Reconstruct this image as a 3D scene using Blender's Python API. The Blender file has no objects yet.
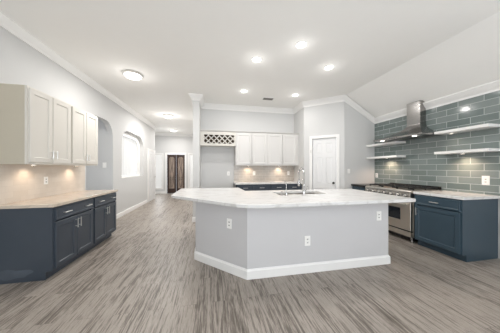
import bpy, bmesh, math, random
from math import sin, cos, pi, radians
from mathutils import Vector, Matrix
from mathutils.geometry import tessellate_polygon
random.seed(4)
S = bpy.context.scene
C = S.collection

# ------------------------------------------------------------------ camera
cam = bpy.data.cameras.new('camera'); camo = bpy.data.objects.new('camera', cam); C.objects.link(camo)
camo.location = (0, 0, 1.35); camo.rotation_euler = (pi/2, 0, -.1934)
cam.sensor_width = 36; cam.lens = 194/500*36; cam.shift_y = 1.5/500
cam.clip_start = .05
S.camera = camo
# ------------------------------------------------------------------ world, light, exposure
S.view_settings.view_transform = 'Standard'; S.view_settings.look = 'None'
S.view_settings.gamma = 1; S.view_settings.use_curve_mapping = False
S.view_settings.exposure = -0.88
w = bpy.data.worlds.new('sky'); S.world = w; w.use_nodes = True
bg = w.node_tree.nodes['Background']; bg.inputs[0].default_value = (.88, .93, 1, 1); bg.inputs[1].default_value = 2.2
S.cycles.use_denoising = True
S.cycles.max_bounces = 10; S.cycles.diffuse_bounces = 6
S.cycles.sample_clamp_indirect = 6

def lamp(kind, loc, power, color=(1, 1, 1), size=.1, rot=(0, 0, 0), size_y=None, spot=None, spread=None, blend=.6):
    l = bpy.data.lights.new('light', kind); l.energy = power; l.color = color
    if kind == 'AREA':
        l.size = size
        if size_y: l.shape = 'RECTANGLE'; l.size_y = size_y
        else: l.shape = 'DISK'
        if spread: l.spread = spread
    elif kind == 'SPOT':
        l.shadow_soft_size = size; l.spot_size = spot; l.spot_blend = blend
    else: l.shadow_soft_size = size
    o = bpy.data.objects.new('light', l); C.objects.link(o); o.location = loc; o.rotation_euler = rot
    return o
DAY = (.90, .95, 1)
WIN_REAR = [(-2.0, -.2), (.3, 2.1)]          # window openings in the wall behind the camera
for a, b in WIN_REAR:
    lamp('AREA', ((a+b)/2, -3.38, 1.45), 150, DAY, b-a-.1, (radians(128), 0, 0), 1.9)
lamp('AREA', (4.1, -1.2, 1.5), 110, DAY, 2.0, (radians(128), 0, radians(90)), 1.8)
lamp('AREA', (-3.2, 10.7, 1.3), 35, DAY, 1.4, (radians(90), 0, radians(180)), 1.8)
lamp('AREA', (-4.1, 4.2, 1.6), 14, DAY, 1.4, (radians(90), 0, radians(-90)), 1.4)

# ------------------------------------------------------------------ materials
def nt(name):
    m = bpy.data.materials.new(name); m.use_nodes = True
    t = m.node_tree; return m, t.nodes, t.links, t.nodes['Principled BSDF']
def lin(r, g, b):
    f = lambda v: (v/255/12.92) if v/255 <= .04045 else ((v/255+.055)/1.055)**2.4
    return (f(r), f(g), f(b), 1)
def plain(name, col, rough=.5, metal=0, noise=.03, scale=6, bump=0, coat=0, spec=.5, stretch=None):
    m, n, l, p = nt(name)
    p.inputs['Roughness'].default_value = rough; p.inputs['Metallic'].default_value = metal
    p.inputs['Coat Weight'].default_value = coat; p.inputs['Specular IOR Level'].default_value = spec
    tc = n.new('ShaderNodeTexCoord'); mp = n.new('ShaderNodeMapping'); nz = n.new('ShaderNodeTexNoise')
    if stretch: mp.inputs['Scale'].default_value = stretch
    nz.inputs['Scale'].default_value = scale; nz.inputs['Detail'].default_value = 4
    l.new(tc.outputs['Object'], mp.inputs[0]); l.new(mp.outputs[0], nz.inputs['Vector'])
    mx = n.new('ShaderNodeMix'); mx.data_type = 'RGBA'
    c = Vector(col[:3]); mx.inputs[6].default_value = (*(c*(1-noise)), 1); mx.inputs[7].default_value = (*(c*(1+noise)), 1)
    l.new(nz.outputs[0], mx.inputs[0]); l.new(mx.outputs[2], p.inputs['Base Color'])
    if bump:
        b = n.new('ShaderNodeBump'); b.inputs['Strength'].default_value = bump; b.inputs['Distance'].default_value = .002
        l.new(nz.outputs[0], b.inputs['Height']); l.new(b.outputs[0], p.inputs['Normal'])
    return m
def glow(name, col, strength):
    m, n, l, p = nt(name)
    p.inputs['Base Color'].default_value = (.8, .8, .8, 1)
    p.inputs['Emission Color'].default_value = (*col, 1); p.inputs['Emission Strength'].default_value = strength
    return m
def brick(name, axes, bw, rh, mortar, c1, c2, cm, rough, bump=.3, offset=.5, tilt=0, shift=(0, 0)):
    """running bond tiles on a plane; axes = which object axes run along / across the rows"""
    m, n, l, p = nt(name)
    tc = n.new('ShaderNodeTexCoord'); sp = n.new('ShaderNodeSeparateXYZ'); cb = n.new('ShaderNodeCombineXYZ')
    l.new(tc.outputs['Object'], sp.inputs[0])
    l.new(sp.outputs[axes[0]], cb.inputs[0]); l.new(sp.outputs[axes[1]], cb.inputs[1])
    ad = n.new('ShaderNodeVectorMath'); ad.inputs[1].default_value = (*shift, 0); l.new(cb.outputs[0], ad.inputs[0])
    b = n.new('ShaderNodeTexBrick'); l.new(ad.outputs[0], b.inputs['Vector'])
    b.inputs['Scale'].default_value = 1; b.inputs['Brick Width'].default_value = bw; b.inputs['Row Height'].default_value = rh
    b.inputs['Mortar Size'].default_value = mortar; b.inputs['Mortar Smooth'].default_value = .1; b.offset = offset
    b.inputs['Color1'].default_value = c1; b.inputs['Color2'].default_value = c2; b.inputs['Mortar'].default_value = cm
    nz = n.new('ShaderNodeTexNoise'); nz.inputs['Scale'].default_value = 5; nz.inputs['Detail'].default_value = 3
    l.new(tc.outputs['Object'], nz.inputs['Vector'])
    hv = n.new('ShaderNodeHueSaturation'); mr = n.new('ShaderNodeMapRange')
    mr.inputs[3].default_value = .9; mr.inputs[4].default_value = 1.1
    l.new(nz.outputs[0], mr.inputs[0]); l.new(mr.outputs[0], hv.inputs['Value']); l.new(b.outputs['Color'], hv.inputs['Color'])
    l.new(hv.outputs[0], p.inputs['Base Color'])
    r = n.new('ShaderNodeMapRange'); r.inputs[3].default_value = rough; r.inputs[4].default_value = .8
    l.new(b.outputs['Fac'], r.inputs[0]); l.new(r.outputs[0], p.inputs['Roughness'])
    mm = n.new('ShaderNodeMath'); mm.operation = 'MULTIPLY_ADD'; mm.inputs[1].default_value = -1
    ns = n.new('ShaderNodeMath'); ns.operation = 'MULTIPLY'; ns.inputs[1].default_value = tilt
    l.new(nz.outputs[0], ns.inputs[0]); l.new(b.outputs['Fac'], mm.inputs[0]); l.new(ns.outputs[0], mm.inputs[2])
    bp = n.new('ShaderNodeBump'); bp.inputs['Strength'].default_value = bump; bp.inputs['Distance'].default_value = .003
    l.new(mm.outputs[0], bp.inputs['Height']); l.new(bp.outputs[0], p.inputs['Normal'])
    return m
def floor_mat():
    m, n, l, p = nt('grey wood plank')
    tc = n.new('ShaderNodeTexCoord'); sp = n.new('ShaderNodeSeparateXYZ'); cb = n.new('ShaderNodeCombineXYZ')
    l.new(tc.outputs['Object'], sp.inputs[0]); l.new(sp.outputs[1], cb.inputs[0]); l.new(sp.outputs[0], cb.inputs[1])
    b = n.new('ShaderNodeTexBrick'); l.new(cb.outputs[0], b.inputs['Vector']); b.offset = .37
    b.inputs['Scale'].default_value = 1; b.inputs['Brick Width'].default_value = 1.22; b.inputs['Row Height'].default_value = .15
    b.inputs['Mortar Size'].default_value = .0015; b.inputs['Bias'].default_value = 0
    b.inputs['Color1'].default_value = (0, 0, 0, 1); b.inputs['Color2'].default_value = (1, 1, 1, 1); b.inputs['Mortar'].default_value = (.3, .3, .3, 1)
    # grain: noise stretched along the plank, shifted per plank
    sh = n.new('ShaderNodeVectorMath'); sh.operation = 'MULTIPLY_ADD'; sh.inputs[1].default_value = (7, 7, 7)
    l.new(b.outputs['Color'], sh.inputs[0]); l.new(tc.outputs['Object'], sh.inputs[2])
    def grain(sx, sy, detail, dist):
        mp = n.new('ShaderNodeMapping'); mp.inputs['Scale'].default_value = (sx, sy, 1)
        l.new(sh.outputs[0], mp.inputs[0])
        g = n.new('ShaderNodeTexNoise'); g.inputs['Scale'].default_value = 1; g.inputs['Detail'].default_value = detail
        g.inputs['Roughness'].default_value = .62; g.inputs['Distortion'].default_value = dist
        l.new(mp.outputs[0], g.inputs['Vector']); return g
    g1 = grain(55, 2.7, 6, .5); g2 = grain(150, 10, 3, .3); g3 = grain(16, 1.4, 4, 1.2)
    a = n.new('ShaderNodeMath'); a.operation = 'MULTIPLY_ADD'; a.inputs[1].default_value = .45
    l.new(g2.outputs[0], a.inputs[0]); l.new(g1.outputs[0], a.inputs[2])
    a2 = n.new('ShaderNodeMath'); a2.operation = 'MULTIPLY_ADD'; a2.inputs[1].default_value = .5
    l.new(g3.outputs[0], a2.inputs[0]); l.new(a.outputs[0], a2.inputs[2])
    a3 = n.new('ShaderNodeMath'); a3.operation = 'MULTIPLY_ADD'; a3.inputs[1].default_value = .11
    l.new(b.outputs['Color'], a3.inputs[0]); l.new(a2.outputs[0], a3.inputs[2])
    r = n.new('ShaderNodeValToRGB'); e = r.color_ramp.elements
    e[0].position = .70; e[0].color = lin(78, 71, 65); e[1].position = 1.30; e[1].color = lin(166, 157, 148)
    x = e.new(.86); x.color = lin(112, 104, 96); x = e.new(1.0); x.color = lin(127, 119, 111)
    mr = n.new('ShaderNodeMapRange'); mr.inputs[1].default_value = 0; mr.inputs[2].default_value = 1.4
    mr.inputs[3].default_value = 0; mr.inputs[4].default_value = 1
    for el in e: pass
    for el, pos in zip(sorted(e, key=lambda q: q.position), (.50, .65, .77, .95)): el.position = pos
    l.new(a3.outputs[0], mr.inputs[0]); l.new(mr.outputs[0], r.inputs[0])
    mx = n.new('ShaderNodeMix'); mx.data_type = 'RGBA'; mx.inputs[7].default_value = lin(92, 85, 80)
    ff = n.new('ShaderNodeMath'); ff.operation = 'MULTIPLY'; ff.inputs[1].default_value = .6
    l.new(b.outputs['Fac'], ff.inputs[0]); l.new(ff.outputs[0], mx.inputs[0]); l.new(r.outputs[0], mx.inputs[6])
    l.new(mx.outputs[2], p.inputs['Base Color'])
    p.inputs['Roughness'].default_value = .42; p.inputs['Specular IOR Level'].default_value = .4
    bp = n.new('ShaderNodeBump'); bp.inputs['Strength'].default_value = .25; bp.inputs['Distance'].default_value = .002
    l.new(a2.outputs[0], bp.inputs['Height']); l.new(bp.outputs[0], p.inputs['Normal'])
    return m
def quartz_mat(name='white veined quartz', base=(224, 223, 222), vein=(208, 206, 204), rough=.16):
    m, n, l, p = nt(name)
    tc = n.new('ShaderNodeTexCoord'); mp = n.new('ShaderNodeMapping'); mp.inputs['Rotation'].default_value = (0, 0, .6)
    mp.inputs['Scale'].default_value = (1, 2.2, 1)
    l.new(tc.outputs['Object'], mp.inputs[0])
    nz = n.new('ShaderNodeTexNoise'); nz.inputs['Scale'].default_value = 1.6; nz.inputs['Detail'].default_value = 6; nz.inputs['Distortion'].default_value = 1.4
    l.new(mp.outputs[0], nz.inputs['Vector'])
    r = n.new('ShaderNodeValToRGB'); e = r.color_ramp.elements
    e[0].position = .46; e[0].color = lin(*base); e[1].position = .56; e[1].color = lin(*base)
    x = e.new(.50); x.color = lin(*vein); x = e.new(.515); x.color = lin(*[(a+b)/2 for a, b in zip(base, vein)])
    l.new(nz.outputs[0], r.inputs[0]); l.new(r.outputs[0], p.inputs['Base Color'])
    p.inputs['Roughness'].default_value = .16
    return m
M = {}
M['wall'] = plain('pale grey wall paint', lin(207, 207, 206), .7, noise=.01, bump=.05, scale=60)
M['ceiling'] = plain('white ceiling paint', lin(248, 247, 244), .9, noise=.01)
M['trim'] = plain('white gloss trim', lin(238, 237, 235), .35, noise=.01)
M['door'] = plain('white door paint', lin(230, 230, 230), .4, noise=.01)
M['floor'] = floor_mat()
M['quartz'] = quartz_mat()
M['quartz_warmlit'] = quartz_mat('warm-light-tinted quartz', (204, 190, 174), (190, 177, 162), .22)  # warm light and shade on the left counter put into the quartz colour
M['navy'] = plain('navy cabinet paint', lin(58, 66, 76), .38, noise=.08, scale=3)
M['navy_in'] = plain('dark cabinet shadow gap', lin(30, 38, 48), .6)
M['scuff'] = plain('scuffed navy paint', lin(74, 82, 92), .55, noise=.35, scale=5)
M['blue'] = plain('blue cabinet paint', lin(58, 76, 88), .33, noise=.06, scale=3)
M['cream'] = plain('warm white cabinet paint', lin(212, 208, 200), .4, noise=.015)
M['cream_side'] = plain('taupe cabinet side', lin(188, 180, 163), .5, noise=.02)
M['white_cab'] = plain('white cabinet paint', lin(210, 208, 205), .4, noise=.01)
M['island'] = plain('pale blue grey paint', lin(202, 201, 202), .6, noise=.02, scale=2.5, bump=.05)
M['nickel'] = plain('brushed nickel', (.72, .71, .69), .28, 1, noise=.03)
M['chrome'] = plain('chrome', (.52, .51, .50), .2, 1, noise=.01)
M['knob'] = plain('polished steel knob', (.92, .90, .87), .22, 1)
M['steel'] = plain('brushed stainless steel', (.70, .665, .61), .3, 1, noise=.08, scale=4, stretch=(1, 30, 1))
M['hood_steel'] = plain('brushed hood steel', (.33, .32, .31), .22, 1, noise=.06, scale=4, stretch=(1, 1, 20))
M['steel_dark'] = plain('dark stainless', (.22, .22, .22), .35, 1)
M['iron'] = plain('black cast iron', (.012, .012, .012), .5)
M['black'] = plain('black enamel', (.015, .015, .016), .25)
M['oven_glass'] = plain('dark oven glass', (.012, .015, .02), .06)
M['tile'] = brick('sea green glass tile', (1, 2), .33, .11, .004, lin(106, 118, 116), lin(132, 141, 139), lin(184, 190, 188), .1, .35, tilt=.5, shift=(-.135, .013))
M['splash_left'] = brick('cream subway tile', (1, 2), .2, .075, .002, lin(214, 204, 192), lin(222, 213, 202), lin(205, 196, 185), .25, .2)
M['splash_back'] = brick('taupe subway tile', (0, 2), .2, .075, .003, lin(172, 165, 157), lin(190, 183, 174), lin(205, 200, 194), .2, .2)
M['plate'] = plain('white plastic', lin(244, 243, 240), .35, noise=.005)
M['slot'] = plain('dark slot', (.03, .03, .03), .6)
M['wood'] = plain('dark walnut', lin(50, 30, 21), .4, noise=.4, scale=3, stretch=(14, 14, 1))
M['rack_in'] = plain('brown rack interior', lin(92, 76, 58), .7)
M['door_glass'] = plain('frosted bronze glass', lin(150, 134, 122), .1, noise=.6, scale=2.5, stretch=(3, 3, 1))
M['wrought'] = plain('wrought iron', lin(40, 28, 22), .5)
M['dome'] = glow('lit frosted glass dome', (1, .98, .94), 4)
M['can'] = glow('lit downlight lens', (1, .98, .94), 9)
M['puck'] = glow('lit puck light', (1, .88, .74), 7)
M['hoodbulb'] = glow('lit hood lamp', (1, .95, .88), 8)
M['daywin'] = glow('daylit frosted glass', (.97, .98, 1), 1.0)
M['nichewin'] = glow('daylit niche glass', (.97, .98, 1), .8)
M['blind'] = plain('white blind slat', lin(240, 240, 238), .5)
def translucent(m):
    t = m.node_tree; p = t.nodes['Principled BSDF']; o = t.nodes['Material Output']
    tr = t.nodes.new('ShaderNodeBsdfTranslucent'); tr.inputs[0].default_value = (.85, .85, .84, 1)
    mx = t.nodes.new('ShaderNodeMixShader'); mx.inputs[0].default_value = .45
    t.links.new(p.outputs[0], mx.inputs[1]); t.links.new(tr.outputs[0], mx.inputs[2]); t.links.new(mx.outputs[0], o.inputs[0])
translucent(M['blind'])
M['vent'] = plain('grey vent slats', lin(120, 116, 110), .5)

# ------------------------------------------------------------------ mesh helpers
def box(bm, x0, x1, y0, y1, z0, z1, rot=None, bev=0):
    t = bmesh.new()
    v = [t.verts.new(p) for p in ((x0,y0,z0),(x1,y0,z0),(x1,y1,z0),(x0,y1,z0),(x0,y0,z1),(x1,y0,z1),(x1,y1,z1),(x0,y1,z1))]
    for f in ((3,2,1,0),(4,5,6,7),(0,1,5,4),(1,2,6,5),(2,3,7,6),(3,0,4,7)): t.faces.new([v[i] for i in f])
    if bev: bmesh.ops.bevel(t, geom=t.edges[:], offset=bev, segments=2, affect='EDGES', profile=.5)
    merge(bm, t, rot)
def merge(bm, t, mat=None):
    if mat is not None: bmesh.ops.transform(t, matrix=mat, verts=t.verts)
    me = bpy.data.meshes.new('tmp'); t.to_mesh(me); t.free(); bm.from_mesh(me); bpy.data.meshes.remove(me)
def cyl(bm, p0, p1, r, seg=16, r2=None):
    p0 = Vector(p0); p1 = Vector(p1); d = p1-p0; q = d.to_track_quat('Z', 'Y').to_matrix()
    r2 = r if r2 is None else r2
    a = [bm.verts.new(p0+q@Vector((r*cos(2*pi*i/seg), r*sin(2*pi*i/seg), 0))) for i in range(seg)]
    b = [bm.verts.new(p1+q@Vector((r2*cos(2*pi*i/seg), r2*sin(2*pi*i/seg), 0))) for i in range(seg)]
    for i in range(seg):
        j = (i+1) % seg; bm.faces.new((a[i], a[j], b[j], b[i]))
    bm.faces.new(a[::-1]); bm.faces.new(b)
def tube(bm, pts, r, seg=10):
    pts = [Vector(p) for p in pts]; rings = []
    up = Vector((0, 0, 1)); prev = None
    for i, p in enumerate(pts):
        d = (pts[min(i+1, len(pts)-1)]-pts[max(i-1, 0)]).normalized()
        if prev is None: x = d.orthogonal().normalized()
        else: x = (prev-d*prev.dot(d)).normalized()
        prev = x; y = d.cross(x); rr = r[i] if isinstance(r, (list, tuple)) else r
        rings.append([bm.verts.new(p+x*rr*cos(2*pi*k/seg)+y*rr*sin(2*pi*k/seg)) for k in range(seg)])
    for a, b in zip(rings, rings[1:]):
        for k in range(seg): bm.faces.new((a[k], a[(k+1) % seg], b[(k+1) % seg], b[k]))
    bm.faces.new(rings[0][::-1]); bm.faces.new(rings[-1])
def lathe(bm, prof, c=(0, 0, 0), seg=32):
    rings = []
    for r, z in prof:
        rings.append([bm.verts.new((c[0]+max(r, 1e-4)*cos(2*pi*k/seg), c[1]+max(r, 1e-4)*sin(2*pi*k/seg), c[2]+z)) for k in range(seg)])
    for a, b in zip(rings, rings[1:]):
        for k in range(seg): bm.faces.new((a[k], a[(k+1) % seg], b[(k+1) % seg], b[k]))
    bm.faces.new(rings[0][::-1]); bm.faces.new(rings[-1])
def ring(bm, x0, x1, z0, z1, yb, steps):
    """panel in the XZ plane: back at yb, then rectangles (inset, y), last one filled"""
    loops = []
    for ins, y in [(0, yb)]+steps:
        loops.append([bm.verts.new(p) for p in ((x0+ins, y, z0+ins), (x1-ins, y, z0+ins), (x1-ins, y, z1-ins), (x0+ins, y, z1-ins))])
    for a, b in zip(loops, loops[1:]):
        for k in range(4): bm.faces.new((a[k], a[(k+1) % 4], b[(k+1) % 4], b[k]))
    bm.faces.new(loops[0][::-1]); bm.faces.new(loops[-1])
def shape(bm, outer, holes, fn, t0, t1):
    """2D polygon with holes, extruded from t0 to t1; fn(a,b,t)->xyz"""
    loops = [outer]+holes
    tris = tessellate_polygon([[Vector((a, b, 0)) for a, b in l] for l in loops])
    flat = [p for l in loops for p in l]
    A = [bm.verts.new(fn(a, b, t0)) for a, b in flat]; B = [bm.verts.new(fn(a, b, t1)) for a, b in flat]
    for t in tris:
        try: bm.faces.new([A[i] for i in t]); bm.faces.new([B[i] for i in reversed(t)])
        except ValueError: pass
    k = 0
    for l in loops:
        n = len(l)
        for i in range(n):
            j = (i+1) % n; bm.faces.new((A[k+i], A[k+j], B[k+j], B[k+i]))
        k += n
def sweep(bm, prof, path):
    """profile (out, down) swept with mitred corners; room side = right of travel"""
    n = len(path); rows = []
    for i, p in enumerate(path):
        p = Vector(p)
        def rn(a, b):
            d = Vector(b)-Vector(a); d.z = 0; d.normalize(); return Vector((d.y, -d.x, 0))
        if i == 0: m = rn(path[0], path[1])
        elif i == n-1: m = rn(path[-2], path[-1])
        else:
            a = rn(path[i-1], path[i]); b = rn(path[i], path[i+1]); m = (a+b); m = m/(1+a.dot(b))
        rows.append([bm.verts.new(p+m*o+Vector((0, 0, -d))) for o, d in prof])
    k = len(prof)
    for a, b in zip(rows, rows[1:]):
        for j in range(k): bm.faces.new((a[j], a[(j+1) % k], b[(j+1) % k], b[j]))
    bm.faces.new(rows[0]); bm.faces.new(rows[-1][::-1])
def arch(a0, a1, b0, b1, r, seg=8):
    pts = [(a0, b0), (a1, b0)]
    for i in range(seg+1):
        t = pi/2*i/seg; pts.append((a1-r+r*cos(t), b1-r+r*sin(t)))
    for i in range(seg+1):
        t = pi/2+pi/2*i/seg; pts.append((a0+r+r*cos(t), b1-r+r*sin(t)))
    return pts
def obj(name, bm, mat, parent=None, smooth=False, bev=0):
    bmesh.ops.recalc_face_normals(bm, faces=bm.faces)
    me = bpy.data.meshes.new(name); bm.to_mesh(me); bm.free()
    me.materials.append(M[mat] if isinstance(mat, str) else mat)
    if smooth:
        for p in me.polygons: p.use_smooth = True
    o = bpy.data.objects.new(name, me); C.objects.link(o)
    if parent: o.parent = parent
    if bev:
        md = o.modifiers.new('bevel', 'BEVEL'); md.width = bev; md.segments = 2; md.limit_method = 'ANGLE'
    if smooth:
        md = o.modifiers.new('split', 'EDGE_SPLIT'); md.split_angle = radians(40)
    return o
def tag(o, label, cat, group=None, kind=None):
    o['label'] = label; o['category'] = cat
    if group: o['group'] = group
    if kind: o['kind'] = kind
    return o
def thing(name, label, cat, loc=(0, 0, 0), rotz=0, group=None):
    o = bpy.data.objects.new(name, None); C.objects.link(o); o.empty_display_size = .1
    o.location = loc; o.rotation_euler = (0, 0, rotz)
    return tag(o, label, cat, group)
def copy_tree(o, parent=None):
    c = o.copy(); C.objects.link(c)
    if parent: c.parent = parent
    for ch in list(o.children): copy_tree(ch, c)
    return c
def struct(name, bm, mat, parent=None, **k):
    o = obj(name, bm, mat, parent, **k)
    if not parent: o['kind'] = 'structure'
    return o
def part(name, parent, mat, *boxes, bev=0, smooth=False):
    bm = bmesh.new()
    for b in boxes: box(bm, *b)
    return obj(name, bm, mat, parent, bev=bev, smooth=smooth)

# ------------------------------------------------------------------ room shell
XL, XR, CZ, T = -2.49, 4.2, 3.18, .12
P2 = Vector((2.52, 5.02, 0)); P3 = Vector((3.29, 4.36, 0)); YB = 5.70
bm = bmesh.new(); box(bm, -4.3, 4.4, -3.5, 11.1, -.1, 0); struct('floor', bm, 'floor')
bm = bmesh.new()
sec = [(-4.3, CZ), (3.29, CZ), (4.2, 2.64), (4.45, 2.50), (4.45, 3.4), (-4.3, 3.4)]
shape(bm, sec, [], lambda a, b, t: (a, t, b), -3.5, 11.1); struct('ceiling', bm, 'ceiling')
# left wall with a passage arch and a high arched niche
bm = bmesh.new()
shape(bm, [(-3.5, 0), (4.47, 0), *arch(4.47, 5.55, 0, 2.52, .34)[3:][::-1][:0], (9.25, 0), (9.25, CZ), (-3.5, CZ)][:1] + [(9.25, 0), (9.25, CZ), (-3.5, CZ)],
      [arch(4.47, 5.55, .002, 2.50, .36), arch(6.04, 7.80, 1.07, 2.46, .42)], lambda a, b, t: (t, a, b), XL-T, XL)
struct('wall_left', bm, 'wall')
bm = bmesh.new(); shape(bm, [(4.2, 0), (5.67, 0), (5.67, CZ), (4.2, CZ)], [], lambda a, b, t: (t, a, b), -4.3, -4.2)
struct('wall_passage', bm, 'wall')
bm = bmesh.new(); box(bm, -4.2, XL-T, 5.55, 5.67, 0, CZ); struct('wall_passage_end', bm, 'wall')
bm = bmesh.new(); box(bm, -4.2, XL-T, 3.3, 3.42, 0, CZ); struct('wall_passage_near', bm, 'wall')
# niche lining and slatted back
bm = bmesh.new()
o_ = arch(5.9, 7.95, 1.0, 2.6, .4); i_ = arch(6.16, 7.62, 1.12, 2.32, .36)
shape(bm, o_, [i_], lambda a, b, t: (t, a, b), XL-T-.03, XL-T); struct('trim_1', bm, 'trim')
bm = bmesh.new(); shape(bm, arch(5.9, 7.95, 1.0, 2.6, .4), [], lambda a, b, t: (t, a, b), XL-T-.16, XL-T-.12); struct('window_1', bm, 'nichewin')
bl = thing('vertical_blind', 'white vertical slat blind closed inside the high arched wall niche', 'blind', (XL-T-.075, 6.87, 1.14))
bm = bmesh.new()
for k in range(13):
    y = -.66+.11*k; box(bm, -.006, .006, y-.052, y+.052, 0, 1.2, Matrix.Translation((0, y, 0)) @ Matrix.Rotation(.35, 4, 'Z') @ Matrix.Translation((0, -y, 0)))
obj('blind_slats', bm, 'blind', bl)
part('head_rail', bl, 'trim', (-.02, .03, -.7, .7, 1.2, 1.25))
# foyer
bm = bmesh.new(); box(bm, -4.2, XL-T, 9.13, 9.25, 0, CZ) ; box(bm, -4.3, -4.2, 9.13, 11.02, 0, CZ); struct('wall_foyer', bm, 'wall')
bm = bmesh.new()
shape(bm, [(-4.3, 0), (.0, 0), (.0, CZ), (-4.3, CZ)], [[(-2.34, .002), (-1.42, .002), (-1.42, 2.08), (-2.34, 2.08)], [(-2.96, .28), (-2.56, .28), (-2.56, 2.08), (-2.96, 2.08)],
      [(-1.22, .28), (-.82, .28), (-.82, 2.08), (-1.22, 2.08)]], lambda a, b, t: (a, t, b), 10.9, 11.02)
struct('wall_far', bm, 'wall')
# kitchen walls
bm = bmesh.new(); box(bm, -.47, -.31, 5.03, 10.9, 0, CZ); struct('wall_stub', bm, 'wall')
bm = bmesh.new(); box(bm, -.31, 2.64, YB, YB+T, 0, CZ); struct('wall_back', bm, 'wall')
bm = bmesh.new(); box(bm, 2.52, 2.64, 5.02, YB, 0, CZ); struct('wall_return', bm, 'wall')
d = (P3-P2).normalized(); nrm = Vector((-d.y, d.x, 0)) if Vector((-d.y, d.x, 0)).y > 0 else Vector((d.y, -d.x, 0))
L23 = (P3-P2).length
def diag(a, b, t): q = P2+d*a+nrm*t; return (q.x, q.y, b)
bm = bmesh.new()
shape(bm, [(0, 0), (L23, 0), (L23, CZ), (0, CZ)], [[(.225, .002), (.825, .002), (.825, 2.14), (.225, 2.14)]], diag, 0, T)
struct('wall_pantry', bm, 'wall')
bm = bmesh.new(); shape(bm, [(3.29, 0), (4.2, 0), (4.2, 2.66), (3.29, CZ+.02)], [], lambda a, b, t: (a, t, b), 4.37, 4.49)
struct('wall_pantry_side', bm, 'wall')
bm = bmesh.new()
shape(bm, [(-3.5, 0), (4.49, 0), (4.49, 2.66), (-3.5, 2.66)], [[(-2.3, .6), (-.1, .6), (-.1, 2.2), (-2.3, 2.2)]], lambda a, b, t: (t, a, b), XR, XR+T)
struct('wall_right', bm, 'wall')
bm = bmesh.new()
shape(bm, [(XL, 0), (XR, 0), (XR, CZ), (XL, CZ)], [[(a, .5), (b, .5), (b, 2.4), (a, 2.4)] for a, b in WIN_REAR], lambda a, b, t: (a, t, b), -3.62, -3.5)
struct('wall_rear', bm, 'wall')
for k, (a, b) in enumerate(WIN_REAR):
    bm = bmesh.new(); mid = (a+b)/2
    for x0, x1, z0, z1 in ((a, b, .5, .56), (a, b, 2.34, 2.4), (a, a+.06, .56, 2.34), (b-.06, b, .56, 2.34), (mid-.02, mid+.02, .56, 2.34)):
        box(bm, x0, x1, -3.6, -3.52, z0, z1)
    struct('window_%d' % (k+2), bm, 'trim')
bm = bmesh.new()
for y0, y1, z0, z1 in ((-2.3, -.1, .6, .66), (-2.3, -.1, 2.14, 2.2), (-2.3, -2.24, .66, 2.14), (-.16, -.1, .66, 2.14), (-1.22, -1.18, .66, 2.14)):
    box(bm, 4.22, 4.3, y0, y1, z0, z1)
struct('window_4', bm, 'trim')
# tiled walls
bm = bmesh.new(); shape(bm, [(2.02, .93), (4.37, .93), (4.37, 2.56), (2.02, 2.56)], [], lambda a, b, t: (t, a, b), XR-.012, XR); struct('trim_2', bm, 'tile')
bm = bmesh.new(); box(bm, XL, XL+.01, 2.76, 4.42, .91, 1.41); struct('trim_3', bm, 'splash_left')
bm = bmesh.new(); box(bm, .63, 2.515, YB-.01, YB, .94, 1.44); struct('trim_4', bm, 'splash_back')
# crown moulding and baseboards
crown = [(0, 0), (.09, 0), (.09, .022), (.08, .034), (.068, .055), (.045, .085), (.028, .102), (.02, .118), (.02, .142), (0, .142)]
bm = bmesh.new()
sweep(bm, crown, [(-.47, 10.9, CZ), (-.47, 5.03, CZ), (-.31, 5.03, CZ), (-.31, YB, CZ), (2.52, YB, CZ), (2.52, 5.02, CZ), (3.29, 4.37, CZ), (4.2, 4.37, 2.645), (4.2, -3.5, 2.645)])
struct('trim_5', bm, 'trim')
bm = bmesh.new()
sweep(bm, [(a*.75, b*.92) for a, b in crown], [(XL, -3.5, CZ), (XL, 9.25, CZ), (-4.2, 9.25, CZ), (-4.2, 10.9, CZ), (-.47, 10.9, CZ)])
struct('trim_6', bm, 'trim')
base = [(0, 0), (.006, 0), (.014, .012), (.016, .03), (.016, .12), (0, .12)]
def baseboard(name, *path):
    bm = bmesh.new(); sweep(bm, base, [(x, y, .12) for x, y in path]); struct(name, bm, 'trim')
baseboard('baseboard_left', (XL, 5.55), (XL, 8.22))
baseboard('baseboard_left_near', (XL, -3.5), (XL, 2.75))
baseboard('baseboard_far', (-4.2, 10.9), (-2.42, 10.9))
baseboard('baseboard_far_right', (-1.34, 10.9), (-.47, 10.9), (-.47, 5.03), (-.31, 5.03), (-.31, YB), (.6, YB))
baseboard('baseboard_right', (4.2, 2.0), (4.2, -3.5))
baseboard('baseboard_pantry', (2.52, 5.02), (2.52+.1*d.x, 5.02+.1*d.y))


# doors ------------------------------------------------------------
def six_panel(bm, wd, ht, t=.035):
    box(bm, 0, wd, .014, t, 0, ht)
    s = .085; mid = wd/2; rows = [(.22, .80), (.92, ht-.50), (ht-.41, ht-.12)]
    for x0, x1 in ((0, s), (wd-s, wd)): box(bm, x0, x1, 0, .015, 0, ht)
    zs = [0]+[z for r in rows for z in r]+[ht]
    for z0, z1 in zip(zs[::2], zs[1::2]): box(bm, s, wd-s, 0, .015, z0, z1)
    for z0, z1 in rows:
        box(bm, mid-.04, mid+.04, 0, .015, z0, z1)
        for x0, x1 in ((s, mid-.04), (mid+.04, wd-s)):
            ring(bm, x0+.012, x1-.012, z0+.012, z1-.012, .0145, [(.0, .013), (.028, .004)])
def casing(bm, x0, x1, zt, wd=.075, t=.018):
    for a, b, c_, d_ in ((x0-wd, x0, 0, zt+wd), (x1, x1+wd, 0, zt+wd), (x0, x1, zt, zt+wd)): box(bm, a, b, -t, 0, c_, d_)
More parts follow.
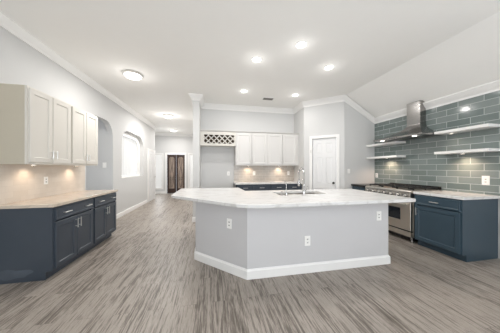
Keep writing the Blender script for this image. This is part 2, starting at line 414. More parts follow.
def knob(bm, x, z, y=0):
    cyl(bm, (x, y, z), (x, y-.012, z), .03, 20); cyl(bm, (x, y-.01, z), (x, y-.04, z), .011, 12)
    t = bmesh.new(); bmesh.ops.create_uvsphere(t, u_segments=16, v_segments=10, radius=.027)
    merge(bm, t, Matrix.Translation((x, y-.055, z)) @ Matrix.Diagonal((1, .75, 1, 1)))
ang = math.atan2(d.y, d.x)
pd = bpy.data.objects.new('door_1', None); C.objects.link(pd); pd['kind'] = 'structure'
q = P2+d*.235+nrm*.02; pd.location = (q.x, q.y, 0); pd.rotation_euler = (0, 0, ang)
bm = bmesh.new(); six_panel(bm, .58, 2.13); o = obj('door_leaf', bm, 'door', pd); o.location = (0, 0, .004)
bm = bmesh.new(); casing(bm, -.01, .59, 2.142); o = obj('door_casing', bm, 'trim', pd); o.location = (0, -.021, 0)
bm = bmesh.new(); knob(bm, .52, .96); obj('knob', bm, 'iron', pd, smooth=True)
for z in (.25, 1.05, 1.88):
    bm = bmesh.new(); cyl(bm, (.0, -.008, z-.045), (.0, -.008, z+.045), .007); obj('hinge', bm, 'nickel', pd)
hk = thing('door_hook', 'small metal latch hook on the pantry door frame', 'hook', tuple(P2+d*.19-nrm*.02)[:2]+(1.80,), ang)
bm = bmesh.new(); box(bm, -.012, .012, -.006, 0, -.04, .04); obj('hook_plate', bm, 'nickel', hk)
bm = bmesh.new(); tube(bm, [(0, -.006, .02), (0, -.03, .02), (.02, -.04, .015), (.045, -.04, .01), (.05, -.04, -.015)], .005); obj('hook_arm', bm, 'nickel', hk, smooth=True)
# white door in the left wall, seen edge on
ld = bpy.data.objects.new('door_2', None); C.objects.link(ld); ld['kind'] = 'structure'; ld.location = (XL, 8.32, 0); ld.rotation_euler = (0, 0, pi/2)
bm = bmesh.new(); six_panel(bm, .80, 2.03, .03); o = obj('door_leaf', bm, 'door', ld); o.location = (0, -.03, .01)
bm = bmesh.new(); casing(bm, -.006, .806, 2.045, .07, .035); o = obj('door_casing', bm, 'trim', ld); o.location = (0, -.002, 0)
bm = bmesh.new(); knob(bm, .73, .98, -.03); obj('knob', bm, 'nickel', ld, smooth=True)
# front entry: two dark leaves with iron scrollwork
fd = bpy.data.objects.new('door_3', None); C.objects.link(fd); fd['kind'] = 'structure'; fd.location = (-2.33, 10.92, 0)
for k in range(2):
    x0 = .012+k*.45; x1 = x0+.436
    bm = bmesh.new(); shape(bm, [(x0, .01), (x1, .01), (x1, 2.06), (x0, 2.06)], [arch(x0+.085, x1-.085, .26, 1.94, .10)[:]], lambda a, b, t: (a, t, b), 0, .05)
    lf = obj('door_leaf', bm, 'wood', fd)
    bm = bmesh.new(); box(bm, x0+.08, x1-.08, .03, .038, .25, 1.95); obj('glass', bm, 'door_glass', lf)
    bm = bmesh.new(); cx = (x0+x1)/2
    for s_ in (-1, 1):
        tube(bm, [(cx+s_*(.012+.085*abs(sin(u*pi*1.5))*(1-.3*u)), .018, .32+1.55*u) for u in [i/30 for i in range(31)]], .008, 6)
        tube(bm, [(cx+s_*(.05+.035*cos(u*7)*(1-u)), .018, .75+.16*sin(u*7)*(1-u)) for u in [i/20 for i in range(21)]], .006, 6)
    obj('scrollwork', bm, 'wrought', lf)
    bm = bmesh.new(); xh = x1-.03 if k == 0 else x0+.03
    cyl(bm, (xh, -.03, .95), (xh, -.03, 1.15), .008); cyl(bm, (xh, 0, .97), (xh, -.03, .97), .006); cyl(bm, (xh, 0, 1.13), (xh, -.03, 1.13), .006)
    obj('door_handle', bm, 'iron', lf)
bm = bmesh.new(); casing(bm, 0, .90, 2.075, .08, .02); o = obj('door_casing', bm, 'trim', fd); o.location = (-.005, -.022, 0)
# sidelights with shutters
for k, x0 in enumerate((-2.96, -1.22)):
    r_ = bpy.data.objects.new('window_%d' % (5+k), None); C.objects.link(r_); r_['kind'] = 'structure'; r_.location = (x0, 10.9, .28)
    bm = bmesh.new()
    for a in ((0, .4, .02, .08, 0, .05), (0, .4, .02, .08, 1.75, 1.8), (0, .05, .02, .08, .05, 1.75), (.35, .4, .02, .08, .05, 1.75), (-.05, .45, -.02, .0, -.05, 0), (-.05, .45, -.02, 0, 1.8, 1.85), (-.05, 0, -.02, 0, 0, 1.8), (.4, .45, -.02, 0, 0, 1.8)): box(bm, *a)
    obj('window_frame', bm, 'trim', r_)
    bm = bmesh.new(); box(bm, .05, .35, .085, .09, .05, 1.75); obj('glass', bm, 'daywin', r_)
    bm = bmesh.new()
    for j in range(26):
        z = .09+j*.064; box(bm, .055, .345, .05, .056, z-.024, z+.024, Matrix.Translation((0, .053, z)) @ Matrix.Rotation(-.5, 4, 'X') @ Matrix.Translation((0, -.053, -z)))
    obj('shutter', bm, 'blind', r_)

# ------------------------------------------------------------------ cabinets
def shaker(name, parent, x0, x1, z0, z1, mat, rail=.058, y=-.02, rec=.010):
    bm = bmesh.new(); ring(bm, x0, x1, z0, z1, 0, [(0, y+.003), (.003, y), (rail, y), (rail+.008, y+rec)]); return obj(name, bm, mat, parent)
def pull(parent, x, z, vertical=True, L=.13, y=-.02, r=.006):
    bm = bmesh.new(); yo = y-.03
    if vertical:
        cyl(bm, (x, yo, z-L/2), (x, yo, z+L/2), r, 12)
        for s_ in (-1, 1): cyl(bm, (x, y, z+s_*L*.33), (x, yo, z+s_*L*.33), r*.8, 10)
    else:
        cyl(bm, (x-L/2, yo, z), (x+L/2, yo, z), r, 12)
        for s_ in (-1, 1): cyl(bm, (x+s_*L*.33, y, z), (x+s_*L*.33, yo, z), r*.8, 10)
    return obj('handle', bm, 'nickel', parent, smooth=True)
def base_cab(label, loc, rotz, w, dpt, mat, doors=2, zt=.875, dw=None, handles=2, side=None, group=None, tk=.1, drawers=1, hside='r', frame=.02):
    t = thing('base_cabinet', label, 'cabinet', loc, rotz, group)
    part('body', t, mat, (0, w, .019, dpt, tk, zt), (.0, w, .075, dpt, 0, tk))
    bm = bmesh.new()
    shape(bm, [(0, tk), (w, tk), (w, zt), (0, zt)], [[(.035, tk+.035), (w-.035, tk+.035), (w-.035, zt-.035), (.035, zt-.035)]], lambda a, b, q_: (a, q_, b), 0, .019)
    obj('face_frame', bm, mat, t)
    dz = zt-.17
    n = drawers; ww = (w-frame*2-.008*(n-1))/n
    for k in range(n):
        x0 = frame+k*(ww+.008)
        dr = shaker('drawer', t, x0, x0+ww, dz, zt-.018, mat, rail=.02, rec=.004)
        if handles == 2 and n == 1:
            pull(dr, x0+ww*.22, dz+.076, False); pull(dr, x0+ww*.80, dz+.076, False)
        else: pull(dr, x0+ww/2, dz+.076, False)
    n = doors; ww = (w-frame*2-.006*(n-1))/n
    for k in range(n):
        x0 = frame+k*(ww+.006)
        dd = shaker('door', t, x0, x0+ww, tk+.015, dz-.02, mat)
        if n == 1: hx = x0+.04 if hside == 'l' else x0+ww-.04
        else: hx = x0+ww-.03 if k % 2 == 0 else x0+.03
        pull(dd, hx, dz-.12)
    return t
def slab(name, label, cat, pts, z0, z1, holes=[], mat='quartz', edge=.004):
    bm = bmesh.new(); c = pts[0]
    shape(bm, [(a-c[0], b-c[1]) for a, b in pts], [[(a-c[0], b-c[1]) for a, b in h] for h in holes], lambda a, b, t: (a, b, t), 0, z1-z0)
    o = obj(name, bm, mat, None, bev=edge); o.location = (c[0], c[1], z0)
    return tag(o, label, cat)
# left run: faces +X
FX = -1.895
base_cab('navy base cabinet on the left with scuffed bare end panel facing the room', (FX, 2.77, 0), pi/2, .80, XL*-1+FX, 'navy')
base_cab('navy base cabinet at far end of the left run, next to the passage arch', (FX, 3.575, 0), pi/2, .76, XL*-1+FX, 'navy')
ep = [o for o in bpy.data.objects if o.name == 'base_cabinet'][0]
bm = bmesh.new()   # end panel with a toe notch, local x = 0 side
shape(bm, [(0.0, .1), (.07, .1), (.07, 0), (.592, 0), (.592, .875), (0, .875)], [], lambda a, b, t: (t, a, b), -.008, 0); e_ = obj('end_panel', bm, 'navy', ep)
bm = bmesh.new()
shape(bm, [(.40+.19*cos(t)*(1+.2*sin(3*t)), .10+.055*sin(t)*(1+.2*cos(5*t))) for t in [2*pi*i/28 for i in range(28)]], [], lambda a, b, t: (t, a, b), -.0088, -.0078); obj('scuff_mark', bm, 'scuff', ep)
slab('countertop', 'warm-light-tinted quartz countertop on the left run of navy cabinets under cream uppers', 'countertop', [(XL+.01, 2.735), (-1.865, 2.735), (-1.865, 4.36), (XL+.01, 4.36)], .877, .915, mat='quartz_warmlit')
def upper_cab(label, loc, rotz, w, dpt, z0, z1, mat, side=None, hz=.09, rail=.058, group=None, ends=()):
    t = thing('wall_cabinet', label, 'cabinet', loc, rotz, group); h = z1-z0
    part('body', t, side or mat, (0, w, .02, dpt, 0, h))
    bm = bmesh.new(); shape(bm, [(0, 0), (w, 0), (w, h), (0, h)], [[(.03, .03), (w-.03, .03), (w-.03, h-.03), (.03, h-.03)]], lambda a, b, q_: (a, q_, b), 0, .02)
    obj('face_frame', bm, mat, t)
    ww = (w-.05)/2
    for k in range(2):
        x0 = .02+k*(ww+.010)
        dd = shaker('door', t, x0, x0+ww, .025, h-.02, mat, rail)
        pull(dd, x0+ww-.03 if k == 0 else x0+.03, hz+.04, L=.11)
    return t
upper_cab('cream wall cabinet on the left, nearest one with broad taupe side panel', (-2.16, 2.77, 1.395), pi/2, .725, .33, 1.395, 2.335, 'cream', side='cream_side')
upper_cab('cream wall cabinet on the left wall, farther one beside the passage arch', (-2.16, 3.497, 1.395), pi/2, .725, .33, 1.395, 2.335, 'cream')
def puck(x, y, z, power, label, grp, r=.032, col=(1, .78, .58), kind='puck', spot=2.7):
    t = thing('puck_light', label, 'light', (x, y, z), 0, grp)
    bm = bmesh.new(); lathe(bm, [(r, 0), (r, -.008), (r*.85, -.012), (r*.8, -.010)]); obj('rim', bm, 'nickel', t, smooth=True)
    bm = bmesh.new(); lathe(bm, [(r*.78, -.0095), (r*.78, -.0125), (.002, -.0135)]); obj('lens', bm, kind, t, smooth=True)
    lamp('SPOT', (x, y, z-.02), power, col, .02, (0, 0, 0), spot=spot, blend=1)
    return t
puck(XL+.12, 3.14, 1.395, 7, 'lit puck light under the nearest cream wall cabinet on the left', 'puck lights under the left cabinets')
puck(XL+.12, 3.98, 1.395, 7, 'lit puck light under the farther cream wall cabinet on the left', 'puck lights under the left cabinets')

# back run: faces -Y
bw = .938
base_cab('navy base cabinet at the back beside the empty fridge niche', (.64, 5.15, 0), 0, bw, .54, 'navy', zt=.905, drawers=2, doors=2)
base_cab('navy base cabinet at the back nearest the pantry door', (.64+bw, 5.15, 0), 0, bw, .54, 'navy', zt=.905, drawers=2, doors=2)
pn = part('end_panel', None, 'black', (0, .02, 0, .57, 0, .903)); pn.location = (.617, 5.125, 0); tag(pn, 'dark end panel between the back cabinets and fridge niche', 'panel')
slab('countertop', 'white quartz countertop on the back navy cabinets under the white uppers', 'countertop', [(.61, 5.115), (2.517, 5.115), (2.517, YB-.012), (.61, YB-.012)], .907, .945)
upper_cab('white wall cabinet at the back beside the wine rack', (.645, 5.37, 1.42), 0, .908, .33, 1.42, 2.34, 'white_cab', hz=.08)
upper_cab('white wall cabinet at the back nearest the pantry', (1.553, 5.37, 1.42), 0, .908, .33, 1.42, 2.34, 'white_cab', hz=.08)
fl = part('filler_strip', None, 'white_cab', (0, .055, 0, .02, 0, .92)); fl.location = (2.463, 5.375, 1.42); tag(fl, 'white filler strip closing gap right of the back wall cabinets', 'filler')
bm = bmesh.new(); sweep(bm, [(0, 0), (.035, 0), (.03, .015), (.012, .03), (.0, .035)], [(-.30, 5.37, 2.378), (2.517, 5.37, 2.378)]); tag(obj('cabinet_crown', bm, 'white_cab'), 'white crown strip along the top of the back cabinets', 'moulding')
for x, n_ in ((1.05, 'white wall cabinet beside the wine rack'), (2.0, 'white wall cabinet nearest the pantry')):
    puck(x, YB-.12, 1.42, 14, 'lit puck light under the '+n_, 'puck lights under the back cabinets')
# wine rack
wr = thing('wine_rack', 'cream lattice wine rack mounted above the empty fridge niche', 'wine rack', (-.308, 5.37, 1.960))
W_, H_ = .95, .382
part('body', wr, 'cream', (0, W_, .02, .33, 0, .02), (0, W_, .02, .33, H_-.02, H_), (0, .02, .02, .33, .02, H_-.02), (W_-.02, W_, .02, .33, .02, H_-.02))
part('back_panel', wr, 'rack_in', (.02, W_-.02, .20, .21, .02, H_-.02))
bm = bmesh.new(); shape(bm, [(0, 0), (W_, 0), (W_, H_), (0, H_)], [[(.10, .06), (W_-.035, .06), (W_-.035, H_-.085), (.10, H_-.085)]], lambda a, b, t: (a, t, b), 0, .02); obj('face_frame', bm, 'cream', wr)
bm = bmesh.new(); X0, X1, Z0, Z1 = .10, W_-.035, .06, H_-.085; pitch = (X1-X0)/5.5
for s_ in (1, -1):
    for k in range(-8, 14):
        # line z = Z0 + s*(x - c)
        c_ = X0+k*pitch+pitch*.25; pts = []
        xa, xb = (c_, c_+(Z1-Z0)) if s_ == 1 else (c_-(Z1-Z0), c_)
        a0, b0 = max(xa, X0), min(xb, X1)
        if b0-a0 < .02: continue
        za = Z0+(a0-c_) if s_ == 1 else Z0-(a0-c_); zb = Z0+(b0-c_) if s_ == 1 else Z0-(b0-c_)
        L_ = math.hypot(b0-a0, zb-za); an = math.atan2(zb-za, b0-a0)
        box(bm, -L_/2, L_/2, .004+(.006 if s_ == 1 else 0), .10+(.006 if s_ == 1 else 0), -.011, .011, Matrix.Translation(((a0+b0)/2, .01, (za+zb)/2)) @ Matrix.Rotation(-an, 4, 'Y'))
obj('lattice', bm, 'cream', wr)

# right run: faces -X
base_cab('blue base cabinet on the right standing alone beside the range', (3.5, 2.795, 0), -pi/2, .665, .69, 'blue', doors=1, hside='l', zt=.895, handles=1)
slab('countertop', 'white quartz countertop on the lone blue cabinet right of the range', 'countertop', [(3.475, 2.10), (XR-.013, 2.10), (XR-.013, 2.80), (3.475, 2.80)], .897, .938)
base_cab('dark base cabinet squeezed between the range and pantry side wall', (3.52, 4.36, 0), -pi/2, .44, .67, 'blue', doors=1, zt=.895, handles=1)
slab('countertop', 'dark countertop in the corner between the range and pantry wall', 'countertop', [(3.48, 3.905), (XR-.013, 3.905), (XR-.013, 4.365), (3.48, 4.365)], .897, .945, mat='black')

# ------------------------------------------------------------------ range
RW = 1.03
rg = thing('range', 'stainless steel range with seven knobs and black cast iron grates', 'range', (3.5, 3.865, 0), -pi/2)
part('body', rg, 'steel', (.0, RW, .03, .66, .10, .915), bev=.004)
part('toe_grille', rg, 'black', (.03, RW-.03, .07, .6, .03, .10))
bm = bmesh.new(); ring(bm, .01, RW-.01, .215, .735, .029, [(0, -.02), (.006, -.026)])
od = obj('oven_door', bm, 'steel', rg)
bm = bmesh.new(); ring(bm, .17, RW-.20, .385, .605, -.0262, [(0, -.030), (.014, -.028)]); obj('oven_window', bm, 'oven_glass', od)
bm = bmesh.new(); cyl(bm, (.06, -.075, .69), (RW-.06, -.075, .69), .016, 16)
for x in (.09, RW-.09): cyl(bm, (x, -.02, .69), (x, -.075, .69), .013, 12)
obj('door_handle', bm, 'steel', od, smooth=True)
part('door_gap', rg, 'black', (.01, RW-.01, .0, .03, .192, .21))
part('door_gap', rg, 'black', (.01, RW-.01, .0, .03, .74, .765))
part('kick_panel', rg, 'steel', (.01, RW-.01, -.015, .03, .105, .19), bev=.003)
bm = bmesh.new(); shape(bm, [(-.03, .77), (.03, .77), (.03, .945), (-.02, .945), (-.045, .925), (-.045, .79)], [], lambda a, b, t: (t, a, b), 0, RW); obj('control_panel', bm, 'steel', rg, bev=.003)
for k in range(7):
    x = .085+k*(RW-.17)/6
    bm = bmesh.new(); cyl(bm, (x, -.045, .855), (x, -.053, .855), .036, 24); kb = obj('knob_bezel', bm, 'steel_dark', rg, smooth=True)
    bm = bmesh.new(); cyl(bm, (x, -.053, .855), (x, -.09, .855), .027, 20, .022); box(bm, x-.005, x+.005, -.098, -.088, .833, .877); obj('knob', bm, 'knob', kb, smooth=True)
part('cooktop', rg, 'steel', (0, RW, .03, .66, .915, .945))
for k in range(3):
    bm = bmesh.new(); x0 = .02+k*.332; x1 = x0+.325
    for y in (.06, .33, .60): box(bm, x0, x1, y-.007, y+.007, .972, .988)
    for x in (x0+.007, x1-.007): box(bm, x-.007, x+.007, .06, .60, .972, .988)
    for y in (.195, .465):
        cx = (x0+x1)/2
        for a in range(8):
            t_ = a*pi/4; r0, r1 = .035, .13
            box(bm, r0, r1, -.005, .005, .974, .99, Matrix.Translation((cx, y, 0)) @ Matrix.Rotation(t_, 4, 'Z'))
    for x in (x0+.01, x1-.01):
        for y in (.065, .33, .595): box(bm, x-.008, x+.008, y-.008, y+.008, .945, .974)
    obj('grate', bm, 'iron', rg)
    for y in (.195, .465):
        bm = bmesh.new(); lathe(bm, [(.05, .945), (.05, .955), (.035, .962), (.035, .970), (.0, .972)], (cx, y, 0), 20); obj('burner', bm, 'iron', rg, smooth=True)
bm = bmesh.new(); box(bm, 0, RW, .625, .66, .945, 1.005); bg_ = obj('back_guard', bm, 'black', rg, bev=.003)
for k in range(12): part('vent_slot', bg_, 'steel_dark', (.05+k*.08, .10+k*.08, .620, .6255, .965, .985))
for x, y in ((.05, .05), (RW-.05, .05), (.05, .6), (RW-.05, .6)):
    bm = bmesh.new(); cyl(bm, (x, y, 0), (x, y, .03), .026, 16); cyl(bm, (x, y, .028), (x, y, .10), .018, 16); obj('leg', bm, 'chrome', rg, smooth=True)

# ------------------------------------------------------------------ hood
hd = thing('range_hood', 'stainless steel chimney range hood on the green tile wall', 'range hood', (3.68, 3.87, 1.955), -pi/2)
HW, HD = 1.06, XR-.013-3.68
bm = bmesh.new(); N = 12; rings = []
cx0, cx1, cy0 = .48, .75, .36     # chimney footprint
for i in range(N+1):
    u = i/N; e_ = (1-u)**2.0; z = .035+.25*u
    x0 = cx0-(cx0-0)*e_; x1 = cx1+(HW-cx1)*e_; y0 = cy0-cy0*e_
    rings.append([bm.verts.new(p) for p in ((x0, y0, z), (x1, y0, z), (x1, HD, z), (x0, HD, z))])
for a, b in zip(rings, rings[1:]):
    for k in range(4): bm.faces.new((a[k], a[(k+1) % 4], b[(k+1) % 4], b[k]))
bm.faces.new(rings[0]); bm.faces.new(rings[-1])
obj('canopy', bm, 'hood_steel', hd)
part('rim', hd, 'hood_steel', (0, HW, 0, HD, 0, .035), bev=.003)
part('chimney', hd, 'hood_steel', (cx0, cx1, cy0, HD, .285, .74), bev=.003)
part('baffle_filter', hd, 'steel_dark', (.07, .99, .09, HD-.04, -.004, 0), *[(.08+.028*k, .10+.028*k, .10, HD-.05, -.008, -.003) for k in range(32)])
for k in range(4):
    bm = bmesh.new(); cyl(bm, (.42+k*.05, 0, .018), (.42+k*.05, -.006, .018), .009, 12); obj('button', bm, 'black', hd)
for x in (.18, .88):
    bm = bmesh.new(); lathe(bm, [(.034, 0), (.034, -.008), (.002, -.010)], (x, .06, 0), 20); obj('lamp_lens', bm, 'hoodbulb', hd, smooth=True)
    lamp('SPOT', (3.68+.06, 3.87-x, 1.925), 9, (1, .93, .85), .03, (0, 0, 0), spot=2.2, blend=1)

# ------------------------------------------------------------------ shelves
def shelf(label, y0, y1, z, group=None, dep=.25, th=.045):
    o = part('floating_shelf', None, 'trim', (-dep, 0, 0, y1-y0, 0, th), bev=.002)
    o.location = (XR-.013, y0, z); return tag(o, label, 'shelf', group)
shelf('upper white floating shelf right of the range hood', 2.10, 2.80, 1.955)
shelf('lower white floating shelf right of the range hood', 2.10, 2.80, 1.595)
shelf('upper white floating shelf left of the range hood near pantry', 3.53, 4.365, 1.895)
shelf('lower white floating shelf left of the range near pantry', 3.53, 4.365, 1.585)
puck(XR-.14, 2.47, 1.595, 30, 'lit puck light under the lower shelf right of the hood', 'puck lights under the shelves', col=(1, .70, .50))
puck(XR-.14, 3.88, 1.585, 30, 'lit puck light under the lower shelf left of the hood', 'puck lights under the shelves', col=(1, .70, .50))
puck(XR-.14, 2.62, 1.955, 2.0, 'small puck light under the upper shelf right of the hood', 'puck lights under the shelves', r=.026)

# ------------------------------------------------------------------ island
isl = thing('kitchen_island', 'pale blue grey kitchen island base with white baseboard and angled end', 'kitchen island', (.42, 2.31, 0))
poly = [(.42, 2.32), (2.45, 2.32), (2.45, 3.40), (.55, 3.40), (.55, 4.03), (-.24, 4.03), (-.24, 2.98)]
bm = bmesh.new()
bl_ = [(a-.42, b-2.31) for a, b in poly]
hole = [(1.0-.42, 2.86-2.31), (1.9-.42, 2.86-2.31), (1.9-.42, 3.34-2.31), (1.0-.42, 3.34-2.31)]
shape(bm, bl_, [], lambda a, b, t: (a, b, t), 0, .64); shape(bm, bl_, [hole], lambda a, b, t: (a, b, t), .64, .888)
obj('island_body', bm, 'island', isl)
bm = bmesh.new(); pr = [(0, 0), (.006, 0), (.010, .012), (.018, .022), (.018, .12), (0, .12)]
path = [(-.24, 4.03), (-.24, 2.98), (.42, 2.32), (2.45, 2.32), (2.45, 3.40)]
# room side is on the left of this travel, so run it reversed and outward = right
sweep(bm, pr, [(a-.42, b-2.31, .12) for a, b in path][::1]); ib = obj('baseboard', bm, 'trim', isl)
def outlet_parts(parent, loc, rotz=0, kind='outlet', sc=1):
    bm = bmesh.new(); box(bm, -.036*sc, .036*sc, -.006, 0, -.058*sc, .058*sc, bev=.002); pl = obj('cover_plate', bm, 'plate', parent)
    if kind == 'outlet':
        for s_ in (-1, 1):
            bm = bmesh.new(); z = s_*.021
            for x in (-.007, .007): box(bm, x-.0018, x+.0018, -.008, -.0055, z-.006, z+.008)
            box(bm, -.007, .007, -.0075, -.0055, z-.008, z-.003)
            s2 = obj('socket', bm, 'slot', parent)
    else:
        bm = bmesh.new(); box(bm, -.012, .012, -.011, -.0055, -.028, .028, bev=.001); s2 = obj('rocker', bm, 'plate', parent)
    return pl, s2
def outlet(label, loc, rotz, kind='outlet', name='wall_outlet', cat='outlet', group=None, sc=1):
    t = thing(name, label, cat, loc, rotz, group); outlet_parts(t, loc, 0, kind, sc); return t
A45 = math.atan2(2.32-2.98, .42+.24)
outlet('white outlet low on the centre of the long island front', (1.21, 2.319, .41), 0, sc=1.1)
outlet('white outlet high on the right end of the island front', (2.29, 2.319, .68), 0, sc=1.1)
m_ = Vector((-.24, 2.98)).lerp(Vector((.42, 2.32)), .70); n_ = Vector((-.7, -.7)).normalized()*.001
outlet('white outlet on the angled left face of the island', (m_.x+n_.x, m_.y+n_.y, .63), A45, sc=1.1)
top = [(-.62, 3.19), (-.60, 3.13), (.28, 2.24), (.40, 2.17), (.54, 2.14), (2.70, 2.14), (2.73, 2.17), (2.76, 3.46), (.60, 3.50), (.56, 4.12), (-.62, 4.16)]
sk = [(1.03, 2.88), (1.86, 2.88), (1.86, 3.30), (1.03, 3.30)]
slab('countertop', 'large white veined quartz countertop with angled wing on the island', 'countertop', top, .89, .932, [sk], edge=.006)
sn = thing('kitchen_sink', 'dark stainless double bowl sink set in the island countertop', 'sink', (1.03, 2.88, .889))
for k, (x0, x1) in enumerate(((0, .40), (.43, .83))):
    bm = bmesh.new(); bm2 = [(x0-.02, x1+.02, -.02, .44), (x0+.01, x1-.01, .01, .41)]
    o0, o1 = (x0, x1), (x0+.012, x1-.012)
    # outer/inner walls as an open box with thickness
    shape(bm, [(x0-.01, -.01), (x1+.01, -.01), (x1+.01, .43), (x0-.01, .43)], [[(x0+.004, .004), (x1-.004, .004), (x1-.004, .416), (x0+.004, .416)]], lambda a, b, t: (a, b, t), -.21, -.002)
    box(bm, x0-.01, x1+.01, -.01, .43, -.225, -.21)
    b_ = obj('bowl', bm, 'steel', sn)
    bm = bmesh.new(); lathe(bm, [(.045, -.21), (.045, -.207), (.02, -.206)], ((x0+x1)/2, .21, 0), 20); obj('drain', bm, 'steel_dark', b_, smooth=True)
fc = thing('kitchen_faucet', 'tall chrome spring pull-down faucet arching over the island sink', 'faucet', (1.38, 2.76, .932))
bm = bmesh.new(); lathe(bm, [(.027, 0), (.027, .008), (.019, .014), (.019, .12), (.015, .125), (.015, .17)], seg=24); obj('faucet_base', bm, 'chrome', fc, smooth=True)
arc = [(0, 0, .16+.17*i/6) for i in range(6)]+[(0, .085-.085*cos(t), .33+.085*sin(t)) for t in [pi*i/16 for i in range(17)]]+[(0, .17, .33-.03*i) for i in range(1, 4)]
def resample(pts, n):
    P_ = [Vector(p) for p in pts]; s_ = [0]
    for a, b in zip(P_, P_[1:]): s_.append(s_[-1]+(b-a).length)
    out = []
    for i in range(n):
        u = s_[-1]*i/(n-1); k = max(j for j in range(len(s_)) if s_[j] <= u+1e-9); k = min(k, len(P_)-2)
        out.append(P_[k].lerp(P_[k+1], (u-s_[k])/max(1e-9, s_[k+1]-s_[k])))
    return out
rp = resample(arc, 200)
bm = bmesh.new(); tube(bm, rp, [.0135+.0012*sin(i*2*pi/4) for i in range(200)], 12); obj('spring_hose', bm, 'chrome', fc, smooth=True)
bm = bmesh.new(); lathe(bm, [(.014, .24), (.017, .23), (.019, .17), (.021, .13), (.018, .125)], (0, .17, 0), 20); obj('spray_head', bm, 'chrome', fc, smooth=True)
bm = bmesh.new(); cyl(bm, (0, 0, .15), (0, .17, .19), .006, 10); lathe(bm, [(.024, .18), (.024, .2), (.0195, .2), (.0195, .18)], (0, .17, 0), 20); obj('holder_arm', bm, 'chrome', fc, smooth=True)
bm = bmesh.new(); cyl(bm, (.015, 0, .07), (.045, 0, .07), .012, 14); cyl(bm, (.04, 0, .07), (.055, -.02, .15), .005, 10); obj('lever_handle', bm, 'chrome', fc, smooth=True)
f2 = thing('filter_tap', 'slim chrome filtered water tap left of the tall spring faucet', 'tap', (1.10, 2.77, .932))
bm = bmesh.new(); lathe(bm, [(.02, 0), (.02, .006), (.012, .012), (.011, .06), (.008, .065)], seg=20); obj('tap_base', bm, 'chrome', f2, smooth=True)
bm = bmesh.new(); tube(bm, [(0, 0, .06+.02*i) for i in range(6)]+[(0, .045-.045*cos(t), .17+.045*sin(t)) for t in [pi*i/12 for i in range(11)]], .006, 10); obj('spout', bm, 'chrome', f2, smooth=True)
bm = bmesh.new(); cyl(bm, (0, 0, .045), (-.045, 0, .055), .005, 10); obj('lever_handle', bm, 'chrome', f2, smooth=True)
f3 = thing('soap_dispenser', 'short chrome soap dispenser beside the slim filter tap', 'dispenser', (1.035, 2.78, .932))
bm = bmesh.new(); lathe(bm, [(.018, 0), (.018, .006), (.01, .01), (.01, .05), (.013, .055), (.013, .065)], seg=20); obj('pump_body', bm, 'chrome', f3, smooth=True)
bm = bmesh.new(); cyl(bm, (0, 0, .06), (0, .05, .055), .005, 10); obj('nozzle', bm, 'chrome', f3, smooth=True)

# ------------------------------------------------------------------ outlets and switches
outlet('white outlet on the green tile above the lone blue cabinet', (XR-.0125, 2.26, 1.155), -pi/2, sc=1.25)
outlet('white outlet on green tile at the pantry corner left of the range', (XR-.0125, 4.30, 1.16), -pi/2)
outlet('white light switch on the pantry side wall above the dark corner counter', (3.42, 4.369, 1.27), 0, 'switch', 'light_switch', 'switch')
outlet('pale outlet on the cream backsplash between the two left puck lights', (XL+.0105, 3.49, 1.16), pi/2)
outlet('white outlet on the left half of the back backsplash', (1.24, YB-.0105, 1.19), 0)
outlet('white outlet at the right end of the back backsplash', (2.33, YB-.0105, 1.19), 0)
outlet('faint white outlet low inside the empty fridge niche', (.47, YB-.0005, 1.19), 0)
outlet('white light switch on the passage wall seen through the left arch', (-2.68, 5.549, 1.42), 0, 'switch', 'light_switch', 'switch', sc=1.15)
bp = part('wall_bracket', None, 'black', (-.012, .012, -.02, 0, -.17, .17)); bp.location = (-2.855, 5.549, 1.77); tag(bp, 'narrow black vertical bar on the passage wall behind the left cabinets', 'bracket')

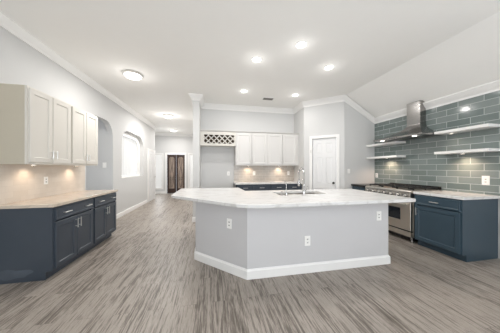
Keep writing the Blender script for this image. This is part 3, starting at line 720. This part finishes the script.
# ------------------------------------------------------------------ ceiling fittings
first = None
for (x, y, r, e), lb in zip([(-1.51, 4.14, .205, 44), (-1.49, 7.18, .205, 92), (-1.80, 9.8, .205, 55)],
        ['frosted dome ceiling light in the hall, nearest and largest', 'frosted dome ceiling light midway down the hall', 'frosted dome ceiling light farthest away before the front door']):
    if first is None:
        t = first = thing('ceiling_light', lb, 'ceiling light', (x, y, CZ), 0, 'flush dome lights along the hall')
        bm = bmesh.new(); lathe(bm, [(.172, 0), (.176, -.012), (.176, -.03), (.164, -.038), (.15, -.036)], seg=40); obj('metal_rim', bm, 'nickel', t, smooth=True)
        bm = bmesh.new(); lathe(bm, [(.15, -.03)]+[(.15*cos(a), -.034-.062*sin(a)) for a in [pi/2*i/8 for i in range(9)]], seg=40); obj('glass_dome', bm, 'dome', t, smooth=True)
        bm = bmesh.new(); lathe(bm, [(.012, -.094), (.014, -.102), (.006, -.115), (.001, -.118)], seg=16); obj('finial', bm, 'nickel', t, smooth=True)
    else:
        t = copy_tree(first); t.location = (x, y, CZ); t['label'] = lb
    lamp('POINT', (x, y, CZ-.28), e*.13, (1, .97, .94), .12); lamp('AREA', (x, y, CZ-.125), e*.9, (1, .97, .94), .3)
first = None
for (x, y, e), lb in zip([(.74, 3.19, 22), (1.30, 2.68, 26), (2.09, 3.19, 22), (.75, 4.55, 25), (2.05, 4.55, 12)],
        ['recessed ceiling downlight above the angled left end of the island', 'recessed ceiling downlight nearest to the viewer, brightest over the island', 'recessed ceiling downlight over the right side of the island',
         'recessed ceiling downlight in front of the back cabinets, left one', 'recessed ceiling downlight in front of the pantry, right of the vent']):
    if first is None:
        t = first = thing('recessed_light', lb, 'ceiling light', (x, y, CZ), 0, 'recessed downlights over the kitchen')
        bm = bmesh.new(); lathe(bm, [(.095, 0), (.093, -.006), (.075, -.008), (.072, -.003)], seg=32); obj('trim_ring', bm, 'trim', t, smooth=True)
        bm = bmesh.new(); lathe(bm, [(.071, -.002), (.071, -.006), (.03, -.010), (.001, -.011)], seg=32); obj('lens', bm, 'can', t, smooth=True)
    else:
        t = copy_tree(first); t.location = (x, y, CZ); t['label'] = lb
    lamp('AREA', (x, y, CZ-.02), e, (1, .97, .94), .14)
    lamp('POINT', (x, y, CZ-.12), 1.1, (1, .98, .95), .05)
vt = thing('ceiling_vent', 'small grey ceiling air vent between the two far downlights', 'vent', (1.45, 4.93, CZ))
part('vent_frame', vt, 'trim', (-.15, .15, -.09, -.07, -.012, 0), (-.15, .15, .07, .09, -.012, 0), (-.15, -.13, -.07, .07, -.012, 0), (.13, .15, -.07, .07, -.012, 0))
bm = bmesh.new()
for k in range(9): box(bm, -.13, .13, -.066+k*.0155, -.058+k*.0155, -.012, -.003)
obj('louvres', bm, 'vent', vt)
part('duct_opening', vt, 'slot', (-.13, .13, -.07, .07, -.002, -.0005))
